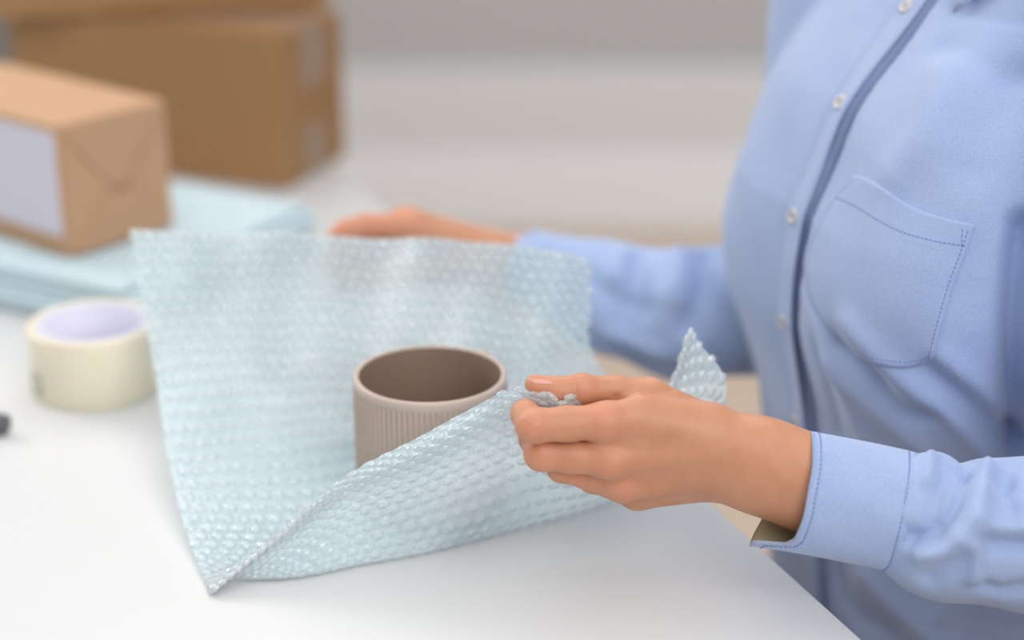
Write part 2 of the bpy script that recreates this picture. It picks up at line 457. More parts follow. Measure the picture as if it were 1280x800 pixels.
# marker pen at the left border
M_PENW = mat('pen_barrel', srgb(228, 222, 224), 0.3); M_PEND = mat('pen_dark_plastic', srgb(92, 92, 96), 0.4)
pe = T(9, 531, 0.0075)
pen_dir = np.array([-0.93, 0.36, 0]); pen_dir /= np.linalg.norm(pen_dir)
pn = thing('marker_pen', 'marker pen with a dark grey end lying at the left border on the table', 'pen', tuple(pe+pen_dir*0.06-np.array([0, 0, 0.0075])))
mb = MB(); tube(mb, [pe, pe+pen_dir*0.0015, pe+pen_dir*0.013], [0.0045, 0.0068, 0.0072], 20); mb.build('end_plug', M_PEND, pn)
mb = MB(); tube(mb, [pe+pen_dir*0.012, pe+pen_dir*0.08], 0.0074, 20); mb.build('barrel', M_PENW, pn)
mb = MB(); tube(mb, [pe+pen_dir*0.08, pe+pen_dir*0.125, pe+pen_dir*0.128], [0.0080, 0.0076, 0.005], 20); mb.build('cap', M_PEND, pn)

# ------------------------------------------------------------------ mug
RIM = P(537.5, 466, 1.058)
MR = 0.0457; MH = RIM[2]-TZ-0.0052
mc = np.array([RIM[0], RIM[1], TZ+0.0052])
mug = thing('mug', 'ribbed taupe stoneware mug standing on the bubble wrap', 'mug', tuple(mc))
NR = 84
prof = [(0.0005, 0.003), (MR-0.010, 0.003), (MR-0.008, 0.0), (MR-0.004, 0.001), (MR-0.0018, 0.004), (MR-0.0012, 0.007)]
nb0 = len(prof)
zs = np.linspace(0.010, MH-0.0085, 12)
prof += [(MR-0.0009, z) for z in zs]
nb1 = len(prof)
prof += [(MR-0.0006, MH-0.0068), (MR, MH-0.005), (MR, MH-0.0018), (MR-0.0008, MH-0.0004), (MR-0.0022, MH), (MR-0.0034, MH-0.0007)]
def rib(a, j):
    if nb0 <= j < nb1: return 0.0010*max(-0.8, math.cos(NR*a)*1.1)
    if j == nb1: return 0.0003*math.cos(NR*a)
    return 0
mb = MB(); lathe(mb, prof, NR*8, mc, rib=rib); mb.build('body', M_CLAY, mug)
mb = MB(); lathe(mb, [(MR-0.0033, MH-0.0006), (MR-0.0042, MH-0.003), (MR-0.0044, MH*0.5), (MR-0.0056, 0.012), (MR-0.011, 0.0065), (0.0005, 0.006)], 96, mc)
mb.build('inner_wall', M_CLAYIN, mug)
ha = math.radians(62); hd = np.array([math.cos(ha), math.sin(ha), 0]); hz = np.array([0, 0, 1])
hp = catmull([mc+hd*(MR-0.002)+hz*(MH*0.78), mc+hd*(MR+0.012)+hz*(MH*0.86), mc+hd*(MR+0.026)+hz*(MH*0.74), mc+hd*(MR+0.028)+hz*(MH*0.50), mc+hd*(MR+0.017)+hz*(MH*0.27), mc+hd*(MR-0.002)+hz*(MH*0.20)], 30)
mb = MB(); tube(mb, hp, 0.0052, 14, flat=1.0); mb.build('handle', M_CLAY, mug)

# ------------------------------------------------------------------ bubble wrap sheet
# columns from left to right, each from the front edge over the fold, under the mug and up to the back edge
def Hh(px, py, h): return T(px, py, h)
cols = [
 [Hh(265,742,.002), Hh(261,734,.002), Hh(254,720,.0025), Hh(244,695,.005), Hh(226,640,.013), Hh(208,560,.029), Hh(193,460,.053), Hh(177,370,.086), Hh(162,288,.121)],
 [PY(345,674,.884), PY(352,700,.887), T(362,722,.002), T(380,695,.002), T(385,640,.003), T(340,550,.012), P(312,450,1.172), P(298,365,1.192), P(285,290,1.203)],
 [PY(432,599,.886), PY(440,655,.892), T(452,705,.002), T(470,680,.002), T(480,620,.002), T(430,540,.006), P(400,450,1.168), P(390,365,1.182), P(382,292,1.192)],
 [PY(520,554,.888), PY(528,625,.894), T(536,690,.002), T(540,660,.002), T(540,600,.002), T(510,545,.004), P(480,455,1.170), P(468,370,1.180), P(460,297,1.186)],
 [PY(590,516,.886), PY(600,597,.896), T(612,671,.002), T(612,640,.002), T(605,590,.002), T(580,540,.004), P(555,455,1.170), P(545,372,1.176), P(538,299,1.180)],
 [PY(646,489,.877), PY(658,575,.895), T(676,653,.002), T(674,622,.002), T(660,570,.002), T(640,530,.004), P(622,460,1.168), P(612,376,1.172), P(605,302,1.174)],
 [PY(718,500,.8715), PY(728,575,.900), T(744,633,.002), T(740,600,.002), T(722,560,.002), T(695,515,.004), P(675,458,1.164), P(668,385,1.166), P(662,308,1.166)],
 [PY(806,481,.936), PY(806,545,.945), T(806,606,.003), T(790,580,.003), T(765,540,.003), T(725,500,.006), P(702,450,1.160), P(700,385,1.160), P(702,316,1.160)],
 [PY(838,481,.946), PY(852,540,.952), T(846,590,.003), T(820,565,.003), T(785,530,.004), T(742,490,.010), P(722,440,1.158), P(722,385,1.156), P(722,322,1.156)],
 [PY(862,409,.952), PY(908,484,.962), T(880,572,.012), T(845,552,.008), T(802,518,.008), T(762,478,.014), P(736,430,1.156), P(738,385,1.154), P(738,328,1.154)],
]
def with_ridge(c, k):
    """second row: the ridge where the lifted strip turns over; k is how far it turns"""
    e, m = c[0], c[1]
    r = e*0.74+m*0.26 + np.array([0, -0.004*k, 0.0005*k])
    return [e+np.array([0, 0.0075*k, -0.0005*k]), r]+c[1:]
cols = [with_ridge(c, k) for c, k in zip(cols, (0, 0, .6, 1, 1, .6, 0, .3, 0, 0))]
NU, NV = 150, 180
rowsC = np.array([catmull(c, NV) for c in cols])            # (10, NV, 3)
S = np.array([catmull(rowsC[:, j], NU) for j in range(NV)])  # (NV, NU, 3)
# even out the arc length along each v-line so that the bubbles keep one spacing
def even(G):
    out = np.empty_like(G)
    for i in range(G.shape[0]):
        L = np.concatenate([[0], np.cumsum(np.linalg.norm(np.diff(G[i], axis=0), axis=1))])
        t = np.linspace(0, L[-1], G.shape[1])
        for k in range(3): out[i, :, k] = np.interp(t, L, G[i, :, k])
    return out
S = even(S)
jj, ii = np.meshgrid(np.linspace(0, 1, NV), np.linspace(0, 1, NU), indexing='ij')
# soft ripples of the free film
rip = 0.0022*np.sin(ii*21+jj*7)*np.clip((jj-.52)/.3, 0, 1) + 0.0016*np.sin(ii*37-jj*16)*np.clip((jj-.5)/.3, 0, 1)
S[..., 1] += rip
crumple = np.exp(-((ii-0.62)/0.09)**2)*np.exp(-(jj/0.05)**2)
S[..., 2] += crumple*0.0022*np.sin(ii*160)
S[..., 2] = np.maximum(S[..., 2], TZ+0.0014)
# keep clear of the mug
dx, dy_ = S[..., 0]-mc[0], S[..., 1]-mc[1]; rr = np.hypot(dx, dy_)
nearm = (rr < MR+0.006) & (S[..., 2] > TZ+0.006)
sc_ = np.where(nearm, (MR+0.006)/np.maximum(rr, 1e-6), 1)
S[..., 0] = mc[0]+dx*sc_; S[..., 1] = mc[1]+dy_*sc_
under = (rr < MR-0.004)
S[..., 2] = np.where(under, np.minimum(S[..., 2], TZ+0.0016), S[..., 2])
gu = np.gradient(S, axis=1); gv = np.gradient(S, axis=0)
SN = np.cross(gu, gv); SN /= np.maximum(np.linalg.norm(SN, axis=2), 1e-9)[..., None]   # faces up on the table, towards the mug
sheet = thing('bubble_wrap_sheet', 'clear bluish bubble wrap sheet held up by both hands around the mug', 'bubble wrap', tuple(T(480, 640)))
fidx = lambda j, i: j*NU+i
ff = [(fidx(j, i), fidx(j, i+1), fidx(j+1, i+1), fidx(j+1, i)) for j in range(NV-1) for i in range(NU-1)]
mesh_obj('film', S.reshape(-1, 3), ff, M_FILM, sheet)
# bubbles: lens-shaped cells in offset rows
BR = 0.0041
def lens():
    vs = [(0, 0, 0.0027)]; n = 10; rings = [(0.45, 0.0025), (0.80, 0.0018), (0.97, 0.0006), (0.86, 0.0001), (0.5, -0.0007)]
    for r, z in rings: vs += [(BR*r*math.cos(2*math.pi*k/n), BR*r*math.sin(2*math.pi*k/n), z) for k in range(n)]
    vs.append((0, 0, -0.0009)); fs = [(0, 1+k, 1+(k+1) % n) for k in range(n)]
    for q in range(len(rings)-1):
        fs += [(1+q*n+k, 1+(q+1)*n+k, 1+(q+1)*n+(k+1) % n, 1+q*n+(k+1) % n) for k in range(n)]
    b0 = 1+(len(rings)-1)*n; fs += [(b0+k, len(vs)-1, b0+(k+1) % n) for k in range(n)]
    return vs, fs
LV, LF = lens()
pitch = 0.0094
# length scale of the sheet
Lu = np.linalg.norm(np.diff(S, axis=1), axis=2).sum(1); Lv = np.linalg.norm(np.diff(S, axis=0), axis=2).sum(0)
nu = int(round(float(np.median(Lu))/pitch)); nv = int(round(float(np.median(Lv))/(pitch*0.88)))
spots = []
for r in range(nv):
    v = (r+0.5)/nv; fj = v*(NV-1); j = min(int(fj), NV-2); b = fj-j
    for c in range(nu):
        u = (c+0.3+(r % 2)*0.5)/nu
        if u > 0.995: continue
        fi = u*(NU-1); i = min(int(fi), NU-2); a = fi-i
        def lerp(G): return (G[j, i]*(1-a)+G[j, i+1]*a)*(1-b)+(G[j+1, i]*(1-a)+G[j+1, i+1]*a)*b
        p, nrm, tu = lerp(S), lerp(SN), lerp(gu)
        nrm = nrm/np.linalg.norm(nrm); tu = tu-nrm*(tu@nrm); tu /= np.linalg.norm(tu)
        rad = math.hypot(p[0]-mc[0], p[1]-mc[1])
        flat = 0.9 if not (rad < MR+0.002 and p[2] < TZ+0.006) else 0.75
        su = min(1.1, np.linalg.norm(lerp(gu))*NU/nu/pitch); sv = min(1.1, np.linalg.norm(lerp(gv))*NV/nv/(pitch*0.88))
        X, Y, d = pix(p)
        look = abs(nrm@(p-CAM))/d**3 if (-20 < X < 1300 and -20 < Y < 820) else 0
        if j < NV*0.36: look *= 1.6
        spots.append((look, p, tu, np.cross(nrm, tu), nrm, max(su, .55), max(sv, .55), flat))
spots.sort(key=lambda s: -s[0])
bme = bpy.data.meshes.new('bubble'); bme.from_pydata(LV, [], LF); bme.materials.append(M_BUBBLE)
bme.polygons.foreach_set('use_smooth', [True]*len(bme.polygons))
inv = Matrix.Translation(-Vector(sheet.location))
rest = MB()
for q, (lk, p, tx, ty, tn, su, sv, fl) in enumerate(spots):
    B = np.stack([tx*su, ty*sv, tn*fl], 1)
    if q < 300:
        o = bpy.data.objects.new('bubble', bme); C.objects.link(o); o.parent = sheet
        M = Matrix([[B[0][0], B[0][1], B[0][2], p[0]], [B[1][0], B[1][1], B[1][2], p[1]], [B[2][0], B[2][1], B[2][2], p[2]], [0, 0, 0, 1]])
        o.matrix_basis = inv @ M
    else:
        rest.add([p + B@np.array(v) for v in LV], LF)
stuff(rest.build('bubbles', M_BUBBLE, sheet))


# ------------------------------------------------------------------ person seated at the right, facing the table
def skin_material():
    m, nt, b, out = new_mat('skin'); N, L = nt.nodes, nt.links
    tc = N.new('ShaderNodeTexCoord')
    no = N.new('ShaderNodeTexNoise'); no.inputs['Scale'].default_value = 90; no.inputs['Detail'].default_value = 5
    L.new(tc.outputs['Object'], no.inputs['Vector'])
    c1 = N.new('ShaderNodeMix'); c1.data_type = 'RGBA'
    c1.inputs[6].default_value = srgb(192, 131, 98); c1.inputs[7].default_value = srgb(210, 154, 121)
    L.new(no.outputs['Fac'], c1.inputs[0])
    at = N.new('ShaderNodeAttribute'); at.attribute_name = 'flush'
    c2 = N.new('ShaderNodeMix'); c2.data_type = 'RGBA'; c2.inputs[7].default_value = srgb(222, 140, 118)
    L.new(at.outputs['Fac'], c2.inputs[0]); L.new(c1.outputs[2], c2.inputs[6]); L.new(c2.outputs[2], b.inputs['Base Color'])
    nb = N.new('ShaderNodeTexVoronoi'); nb.inputs['Scale'].default_value = 900
    L.new(tc.outputs['Object'], nb.inputs['Vector'])
    bp = N.new('ShaderNodeBump'); bp.inputs['Strength'].default_value = 0.18; bp.inputs['Distance'].default_value = 0.0003
    L.new(nb.outputs['Distance'], bp.inputs['Height']); L.new(bp.outputs[0], b.inputs['Normal'])
    b.inputs['Roughness'].default_value = 0.46; b.inputs['Specular IOR Level'].default_value = 0.4
    b.inputs['Subsurface Weight'].default_value = 0.25
    b.inputs['Subsurface Radius'].default_value = (1.0, 0.35, 0.2); b.inputs['Subsurface Scale'].default_value = 0.003
    return m
def cloth_material(name, c_a, c_b, scale=900.0):
    m, nt, b, out = new_mat(name); N, L = nt.nodes, nt.links
    tc = N.new('ShaderNodeTexCoord')
    no = N.new('ShaderNodeTexNoise'); no.inputs['Scale'].default_value = scale; no.inputs['Detail'].default_value = 2
    L.new(tc.outputs['Object'], no.inputs['Vector'])
    n2 = N.new('ShaderNodeTexNoise'); n2.inputs['Scale'].default_value = 45; n2.inputs['Detail'].default_value = 4
    L.new(tc.outputs['Object'], n2.inputs['Vector'])
    av = N.new('ShaderNodeMath'); av.operation = 'MULTIPLY_ADD'; av.inputs[1].default_value = 0.75
    L.new(no.outputs['Fac'], av.inputs[0])
    hv = N.new('ShaderNodeMath'); hv.operation = 'MULTIPLY'; hv.inputs[1].default_value = 0.25
    L.new(n2.outputs['Fac'], hv.inputs[0]); L.new(hv.outputs[0], av.inputs[2])
    mx = N.new('ShaderNodeMix'); mx.data_type = 'RGBA'; mx.inputs[6].default_value = c_a; mx.inputs[7].default_value = c_b
    L.new(av.outputs[0], mx.inputs[0]); L.new(mx.outputs[2], b.inputs['Base Color'])
    bp = N.new('ShaderNodeBump'); bp.inputs['Strength'].default_value = 0.35; bp.inputs['Distance'].default_value = 0.0005
    L.new(no.outputs['Fac'], bp.inputs['Height']); L.new(bp.outputs[0], b.inputs['Normal'])
    b.inputs['Roughness'].default_value = 0.85; b.inputs['Specular IOR Level'].default_value = 0.2
    b.inputs['Sheen Weight'].default_value = 0.35; b.inputs['Sheen Roughness'].default_value = 0.5
    return m
M_SKIN = skin_material()
M_SHIRT = cloth_material('oxford_cloth', srgb(134, 156, 203), srgb(182, 197, 225))
M_LINING = mat('cuff_lining', srgb(168, 160, 128), 0.85)
M_THREAD = mat('blue_thread', srgb(104, 130, 188), 0.7)
M_BUTTON = mat('cream_button', srgb(214, 208, 204), 0.35)
M_NAIL = mat('nail', srgb(226, 166, 146), 0.28, sss=0.2)
M_TROUSER = mat('dark_trousers', srgb(58, 64, 84), 0.85, 0.1, 60)
M_HAIR = mat('brown_hair', srgb(84, 60, 44), 0.5, 0.2, 60, 0.4, 200, stretch=(1, 1, 0.1))
M_SHOE = mat('shoe_canvas', srgb(200, 198, 194), 0.7)

LV_ = np.array([0.3713, -0.9285]); FV = np.array([-0.9285, -0.3713])     # her left, her front
def TO(a, b, h): return np.array([*(LV_*(a-0.906)+FV*b), TZ+h])          # from body axes to the room
def toab(p): return p[..., :2]@LV_+0.906, p[..., :2]@FV, p[..., 2]-TZ

# ---- near (left) hand, pinching the edge of the film
MM = 0.001
g = Grid((-0.01, 0.79, TZ+0.0), (0.235, 1.02, TZ+0.165), 0.0011)
cx = np.array([1, 0, 0]); toward = -np.array([0, CT, -ST]); upv = np.array([0, ST, CT])
palm = g.new(); dors = 0.85*toward-0.5*upv
w1 = P(925, 572, .964)
g.cone(palm, P(1140, 640, .950), P(1010, 604, .957), .0275, .0245, .01, (dors, .86))
g.cone(palm, P(1010, 604, .957), P(950, 582, .961), .0245, .0246, .012, (dors, .84))
g.cone(palm, P(950, 582, .961), P(893, 564, .964), .0246, .0238, .012, (dors, .80))
mcp = {'i': P(760, 527, .946), 'm': P(764, 573, .953), 'r': P(777, 603, .967), 'p': P(797, 615, .984)}
car = {'i': P(893, 546, .958), 'm': P(897, 563, .961), 'r': P(900, 581, .969), 'p': P(900, 596, .977)}
for q, ra, rb in (('i', .0125, .0098), ('m', .0125, .0100), ('r', .0122, .0098), ('p', .0118, .0092)):
    g.cone(palm, car[q], mcp[q], ra, rb, .009)
g.cone(palm, P(880, 534, .958), P(800, 513, .950), .0120, .0092, .009)     # muscle between thumb and index finger
g.cone(palm, P(880, 580, .985), P(800, 590, .992), .0135, .0125, .010)     # palm pad of the little finger side
thumb = g.new()
th = [P(897, 536, .969), P(812, 493, .966), P(770, 487, .963), P(727, 487, .960), P(697, 488, .959), P(669, 481, .958)]
g.cone(thumb, th[0], th[1], .0110, .0086, .006)
for k_, (ra, rb) in enumerate(((.0086, .0072), (.0072, .0081), (.0081, .0069), (.0069, .0057))):
    g.cone(thumb, th[k_+1], th[k_+2], ra, rb, .004)
fing = {
 'i': ([mcp['i'], P(667, 532, .939), P(657, 518, .955), P(664, 516, .972)], (.0098, .0092, .0076, .0062)),
 'm': ([mcp['m'], P(677, 567, .951), P(668, 549, .970), P(678, 540, .987)], (.0100, .0092, .0080, .0066)),
 'r': ([mcp['r'], P(703, 583, .969), P(690, 567, .987), P(698, 556, 1.003)], (.0096, .0086, .0076, .0064)),
 'p': ([mcp['p'], P(740, 599, .989), P(724, 588, 1.002), P(728, 577, 1.016)], (.0086, .0074, .0066, .0056)),
}
tot = smin(palm, thumb, .0035)
for q, (pts, rr_) in fing.items():
    f = g.new()
    g.cone(f, pts[0], pts[0]*.45+pts[1]*.55, rr_[0], rr_[1]*.965, .004)
    g.cone(f, pts[0]*.45+pts[1]*.55, pts[1], rr_[1]*.965, rr_[1], .004)
    for k in (1, 2): g.cone(f, pts[k], pts[k+1], rr_[k], rr_[k+1], .003)
    tot = smin(tot, smin(palm, f, .0065), .0009)
V, Q = surface_nets(g, tot); V = laplace(V, Q, 3)
del palm, thumb, tot
# fine creases over the thumb joint, index joint and the web
bv = bvh_of(V, Q); N_ = normals(V, Q)
def crease(V, N_, bv, lines):
    D = np.zeros(len(V))
    for amp, wid, pl in lines:
        pts = [hit(bv, *p)[0] for p in pl]; pts = [p for p in pts if p is not None]
        if len(pts) < 2: continue
        pts = np.array(pts); pts = catmull(pts, max(12, 6*len(pts)))
        D += amp*np.exp(-(seg_dist(V, pts)/wid)**2)
    return V + N_*D[:, None]
V = crease(V, N_, bv, [
 (-.0005, .0011, [(718, 474), (720, 484), (719, 495)]), (-.0004, .0010, [(727, 473), (730, 484), (729, 494)]),
 (-.0003, .0010, [(710, 476), (711, 483)]),
 (-.0003, .0010, [(655, 528), (664, 532), (668, 540)]), (-.0003, .0010, [(662, 524), (672, 530), (676, 541)]),
 (.0008, .006, [(668, 528), (664, 536)]), (.0010, .008, [(757, 572), (766, 582)]), (.0008, .008, [(752, 520), (764, 530)]),
 (.0007, .006, [(774, 606), (780, 614)]),
 (-.0007, .006, [(775, 545), (840, 556)]), (-.0006, .006, [(790, 592), (850, 590)]),
 (.0004, .0035, [(775, 575), (830, 573), (890, 570)]),
 (-.0010, .0018, [(770, 497), (790, 494), (808, 492)]), (-.0006, .0020, [(808, 492), (824, 490), (840, 488)]),
])
hand_parts = [(V, Q)]
flush_pts = [(P(667, 531, .93), .011), (P(660, 505, .96), .010), (P(765, 578, .943), .010), (P(674, 490, .95), .013),
             (P(780, 612, .955), .009), (P(725, 484, .945), .010), (P(755, 522, .936), .012), (P(678, 570, .943), .010), (P(720, 590, .96), .012)]

# ---- far (right) hand behind the lifted back edge
g2 = Grid((-0.17, 1.10, TZ-0.01), (0.10, 1.38, TZ+0.21), 0.0018)
palm = g2.new()
g2.cone(palm, P(740, 352, 1.292), P(640, 326, 1.300), .0215, .0195, .01)
m2 = {'i': P(516, 284, 1.276), 'm': P(508, 277, 1.294), 'r': P(512, 278, 1.312), 'p': P(524, 286, 1.326)}
c2 = {'i': P(612, 316, 1.288), 'm': P(612, 312, 1.299), 'r': P(612, 314, 1.308), 'p': P(614, 320, 1.315)}
for q in 'imrp': g2.cone(palm, c2[q], m2[q], .0125, .0105, .010)
thumb2 = g2.new()
t2 = [P(610, 334, 1.285), P(540, 338, 1.272), P(482, 343, 1.266), P(436, 350, 1.264)]
g2.cone(thumb2, t2[0], t2[1], .0135, .0098, .006); g2.cone(thumb2, t2[1], t2[2], .0092, .0088, .004); g2.cone(thumb2, t2[2], t2[3], .0088, .0068, .004)
tot2 = smin(palm, thumb2, .009)
for q, pts, r_ in (('i', [P(456, 282, 1.272), P(432, 288, 1.268), P(420, 294, 1.266)], (.0098, .0084, .0076, .0062)),
                   ('m', [P(446, 300, 1.288), P(424, 318, 1.282), P(416, 336, 1.278)], (.0100, .0086, .0077, .0064)),
                   ('r', [P(452, 312, 1.304), P(434, 336, 1.296), P(428, 354, 1.290)], (.0096, .0084, .0075, .0062)),
                   ('p', [P(478, 318, 1.318), P(462, 340, 1.310), P(456, 356, 1.304)], (.0086, .0074, .0066, .0056))):
    f = g2.new(); pp = [m2[q]]+pts
    for k in range(3): g2.cone(f, pp[k], pp[k+1], r_[k], r_[k+1], .003)
    tot2 = smin(tot2, smin(palm, f, .007), .001)
V, Q = surface_nets(g2, tot2); V = laplace(V, Q, 2); hand_parts.append((V, Q)); del palm, thumb2, tot2
flush_pts += [(P(440, 286, 1.262), .03), (P(470, 270, 1.27), .02), (P(505, 268, 1.27), .014)]

# ---- body under the clothes
SHL = TO(.146, -.690, .325); ELL = P(1432, 694, .936); WRL = P(1060, 620, .953)
SHR = TO(-.165, -.690, .325); ELR = np.array([0.218, 1.195, TZ+0.048]); WRR = P(720, 346, 1.294)
g3 = Grid((-0.06, 0.76, TZ-0.36), (0.62, 1.46, TZ+0.82), 0.0055)
core = g3.new()
for a in (-.06, .06):
    g3.cone(core, TO(a, -.715, -.24), TO(a, -.715, -.02), .085, .075, .05)
    g3.cone(core, TO(a, -.715, -.02), TO(a*.9, -.715, .22), .075, .080, .05)
g3.cone(core, TO(0, -.735, .30), TO(0, -.72, .47), .062, .052, .05)
for s, sh, el, wr in ((1, SHL, ELL, WRL), (-1, SHR, ELR, WRR)):
    g3.cone(core, TO(.05*s, -.735, .33), sh, .045, .042, .03)
    g3.cone(core, sh, el, .042, .034, .012); g3.cone(core, el, wr, .033, .021, .012)
HD = TO(0, -.690, .605)
f3 = np.append(FV, 0); l3 = np.append(LV_, 0); u3 = np.array([0, 0, 1.0])
g3.cone(core, HD-f3*.012+u3*.030, HD-f3*.004+u3*.022, .083, .080, .02)
g3.cone(core, HD+f3*.020+u3*.0, HD+f3*.034-u3*.075, .062, .036, .03)
g3.cone(core, HD+f3*.090+u3*.012, HD+f3*.102-u3*.022, .008, .013, .012)
for s in (-1, 1): g3.cone(core, HD+l3*s*.077-f3*.012, HD+l3*s*.082-f3*.018-u3*.035, .012, .009, .006, (l3, .5))
g3.cone(core, HD+f3*.074-u3*.052-l3*.016, HD+f3*.074-u3*.052+l3*.016, .008, .008, .006)
V, Q = surface_nets(g3, core); V = laplace(V, Q, 3); hand_parts.append((V, Q)); del core
off = 0; VV, QQ = [], []
for V, Q in hand_parts: VV.append(V); QQ.append(Q+off); off += len(V)
VV = np.concatenate(VV); QQ = np.concatenate(QQ)
person = mesh_obj('person', VV, QQ, M_SKIN)
tag(person, 'person in a pale blue shirt seated beside the table, holding the film with both hands', 'person')
fl = np.zeros(len(VV))
for p, r in flush_pts: fl = np.maximum(fl, np.exp(-(np.linalg.norm(VV-p, axis=1)/r)**2))
att = person.data.attributes.new('flush', 'FLOAT', 'POINT'); att.data.foreach_set('value', (fl*0.36).astype(np.float32))

# thumb nail of the near hand
bvh_hand = bvh_of(*hand_parts[0])
def patch(pxgrid, bvh, offset, thick, name, m, parent, dome=0.0):
    n, k = len(pxgrid), len(pxgrid[0]); pts = np.zeros((n, k, 3)); nn = np.zeros((n, k, 3)); last = None
    for i in range(n):
        for j in range(k):
            p, q = hit(bvh, *pxgrid[i][j])
            k_ = 0
            while p is None and k_ < 60:      # slide inwards until the ray meets the surface
                k_ += 1; c_ = np.mean(np.array(pxgrid).reshape(-1, 2), axis=0); w_ = k_/60*0.9
                p, q = hit(bvh, *(np.array(pxgrid[i][j])*(1-w_)+(c_+[0, 3])*w_))
            if p is None: p, q = last
            last = (p, q); pts[i, j] = p; nn[i, j] = q
    for _ in range(3):
        a = nn.copy(); a[1:] += nn[:-1]; a[:-1] += nn[1:]; a[:, 1:] += nn[:, :-1]; a[:, :-1] += nn[:, 1:]
        nn = a/np.linalg.norm(a, axis=2)[..., None]
        a = pts.copy(); a[1:-1, 1:-1] = (pts[1:-1, 1:-1]*2+pts[:-2, 1:-1]+pts[2:, 1:-1]+pts[1:-1, :-2]+pts[1:-1, 2:])/6; pts = a
    u = np.linspace(-1, 1, n)[:, None]; v = np.linspace(-1, 1, k)[None]
    bulge = dome*(1-u*u)*(1-v*v)
    top = pts+nn*(offset+thick+bulge)[..., None]; bot = pts-nn*0.0012
    vs = np.concatenate([top.reshape(-1, 3), bot.reshape(-1, 3)]); ix = lambda i, j: i*k+j
    fs = [(ix(i, j), ix(i, j+1), ix(i+1, j+1), ix(i+1, j)) for i in range(n-1) for j in range(k-1)]
    ring = [(0, j) for j in range(k)]+[(i, k-1) for i in range(1, n)]+[(n-1, j) for j in range(k-2, -1, -1)]+[(i, 0) for i in range(n-2, 0, -1)]
    for a_, b_ in zip(ring, ring[1:]+ring[:1]):
        fs.append((ix(*a_), n*k+ix(*a_), n*k+ix(*b_), ix(*b_)))
    o = mesh_obj(name, vs, fs, m, parent)
    return o, top
def coons(top, right, bottom, left, n=28):
    """grid of pixels from four edges: top left>right, right top>bottom, bottom left>right, left top>bottom"""
    t_, b_, l_, r_ = catmull(top, n), catmull(bottom, n), catmull(left, n), catmull(right, n)
    s = np.linspace(0, 1, n)
    G = np.zeros((n, n, 2))
    for i in range(n):
        for j in range(n):
            u, v = s[j], s[i]
            G[i, j] = (1-v)*t_[j]+v*b_[j]+(1-u)*l_[i]+u*r_[i]-((1-u)*(1-v)*t_[0]+u*(1-v)*t_[-1]+(1-u)*v*b_[0]+u*v*b_[-1])
    return G
patch(coons([(661, 474.5), (674, 474), (688, 476.5)], [(688, 476.5), (691, 480)], [(664, 478), (677, 480), (691, 480)], [(661, 474.5), (661, 476), (664, 478)], 10),
      bvh_hand, -0.0001, 0.0003, 'thumb_nail', M_NAIL, person)

# ---- shirt: torso and sleeves as one surface
HK = [-.36, -.30, -.116, .02, .095, .166, .23, .29, .35, .40, .44]
WA = [.170, .168, .156, .151, .151, .153, .156, .156, .135, .085, .062]
BF = [-.600, -.595, -.582, -.563, -.554, -.558, -.586, -.624, -.664, -.690, -.690]
BB = [-.86, -.86, -.83, -.825, -.83, -.84, -.85, -.85, -.835, -.80, -.79]
def torso_fn(X, Y, Z):
    a = X*LV_[0]+Y*LV_[1]+0.906; b = X*FV[0]+Y*FV[1]; h = Z-TZ
    wa, bf, bb = np.interp(h, HK, WA), np.interp(h, HK, BF), np.interp(h, HK, BB)
    hd = (bf-bb)/2; r = (np.abs(a/wa)**2.3+np.abs((b-(bf+bb)/2)/hd)**2.3)**(1/2.3)
    return np.maximum((r-1)*np.minimum(wa, hd)*.9, np.maximum(h-.435, -.318-h)).astype(np.float32)
GS = 0.0024
g4 = Grid((-0.02, 0.76, TZ-0.355), (0.50, 1.42, TZ+0.445), GS)
sh = g4.new()
g4.func(sh, torso_fn, g4.lo, g4.lo+g4.h*(g4.n-1), .02)
for s in (-1, 1):
    kb = 0 if s > 0 else .016      # the far side of the chest is turned back a little
    g4.cone(sh, TO(.074*s, -.620-kb, .125), TO(.070*s, -.640-kb*.8, .185), .073, .070, .06)
    g4.cone(sh, TO(.05*s, -.745, .375), SHL if s > 0 else SHR, .045, .056, .035)
arms = g4.new()
c0, c1_, c2_, c3_ = P(1120, 637, .948), P(1190, 660, .945), P(1285, 668, .942), ELL
g4.cone(arms, P(1142, 643, .947), P(1166, 652, .946), .0275, .0360, .006)
g4.cone(arms, P(1166, 652, .946), c1_, .0360, .0372, .006)
g4.cone(arms, c1_, c2_, .0365, .0390, .01)
g4.cone(arms, c2_, c3_, .0390, .052, .01)
g4.cone(arms, ELL, SHL, .052, .062, .015)
s0_, s1_, s2_ = P(672, 338, 1.294), P(760, 372, 1.292), P(850, 392, 1.286)
g4.cone(arms, s0_, s1_, .0285, .039, .01)
g4.cone(arms, s1_, s2_, .039, .046, .01)
g4.cone(arms, s2_, ELR, .046, .050, .01)
g4.cone(arms, ELR, SHR, .050, .060, .015)
sh = smin(sh, arms, .010)
V, Q = surface_nets(g4, sh); V = laplace(V, Q, 4); del sh, arms
N_ = normals(V, Q); bv = bvh_of(V, Q)
def line3(pl):
    pts = [hit(bv, *p)[0] for p in pl]; pts = np.array([p for p in pts if p is not None])
    return catmull(pts, max(14, 7*len(pts))) if len(pts) > 1 else pts
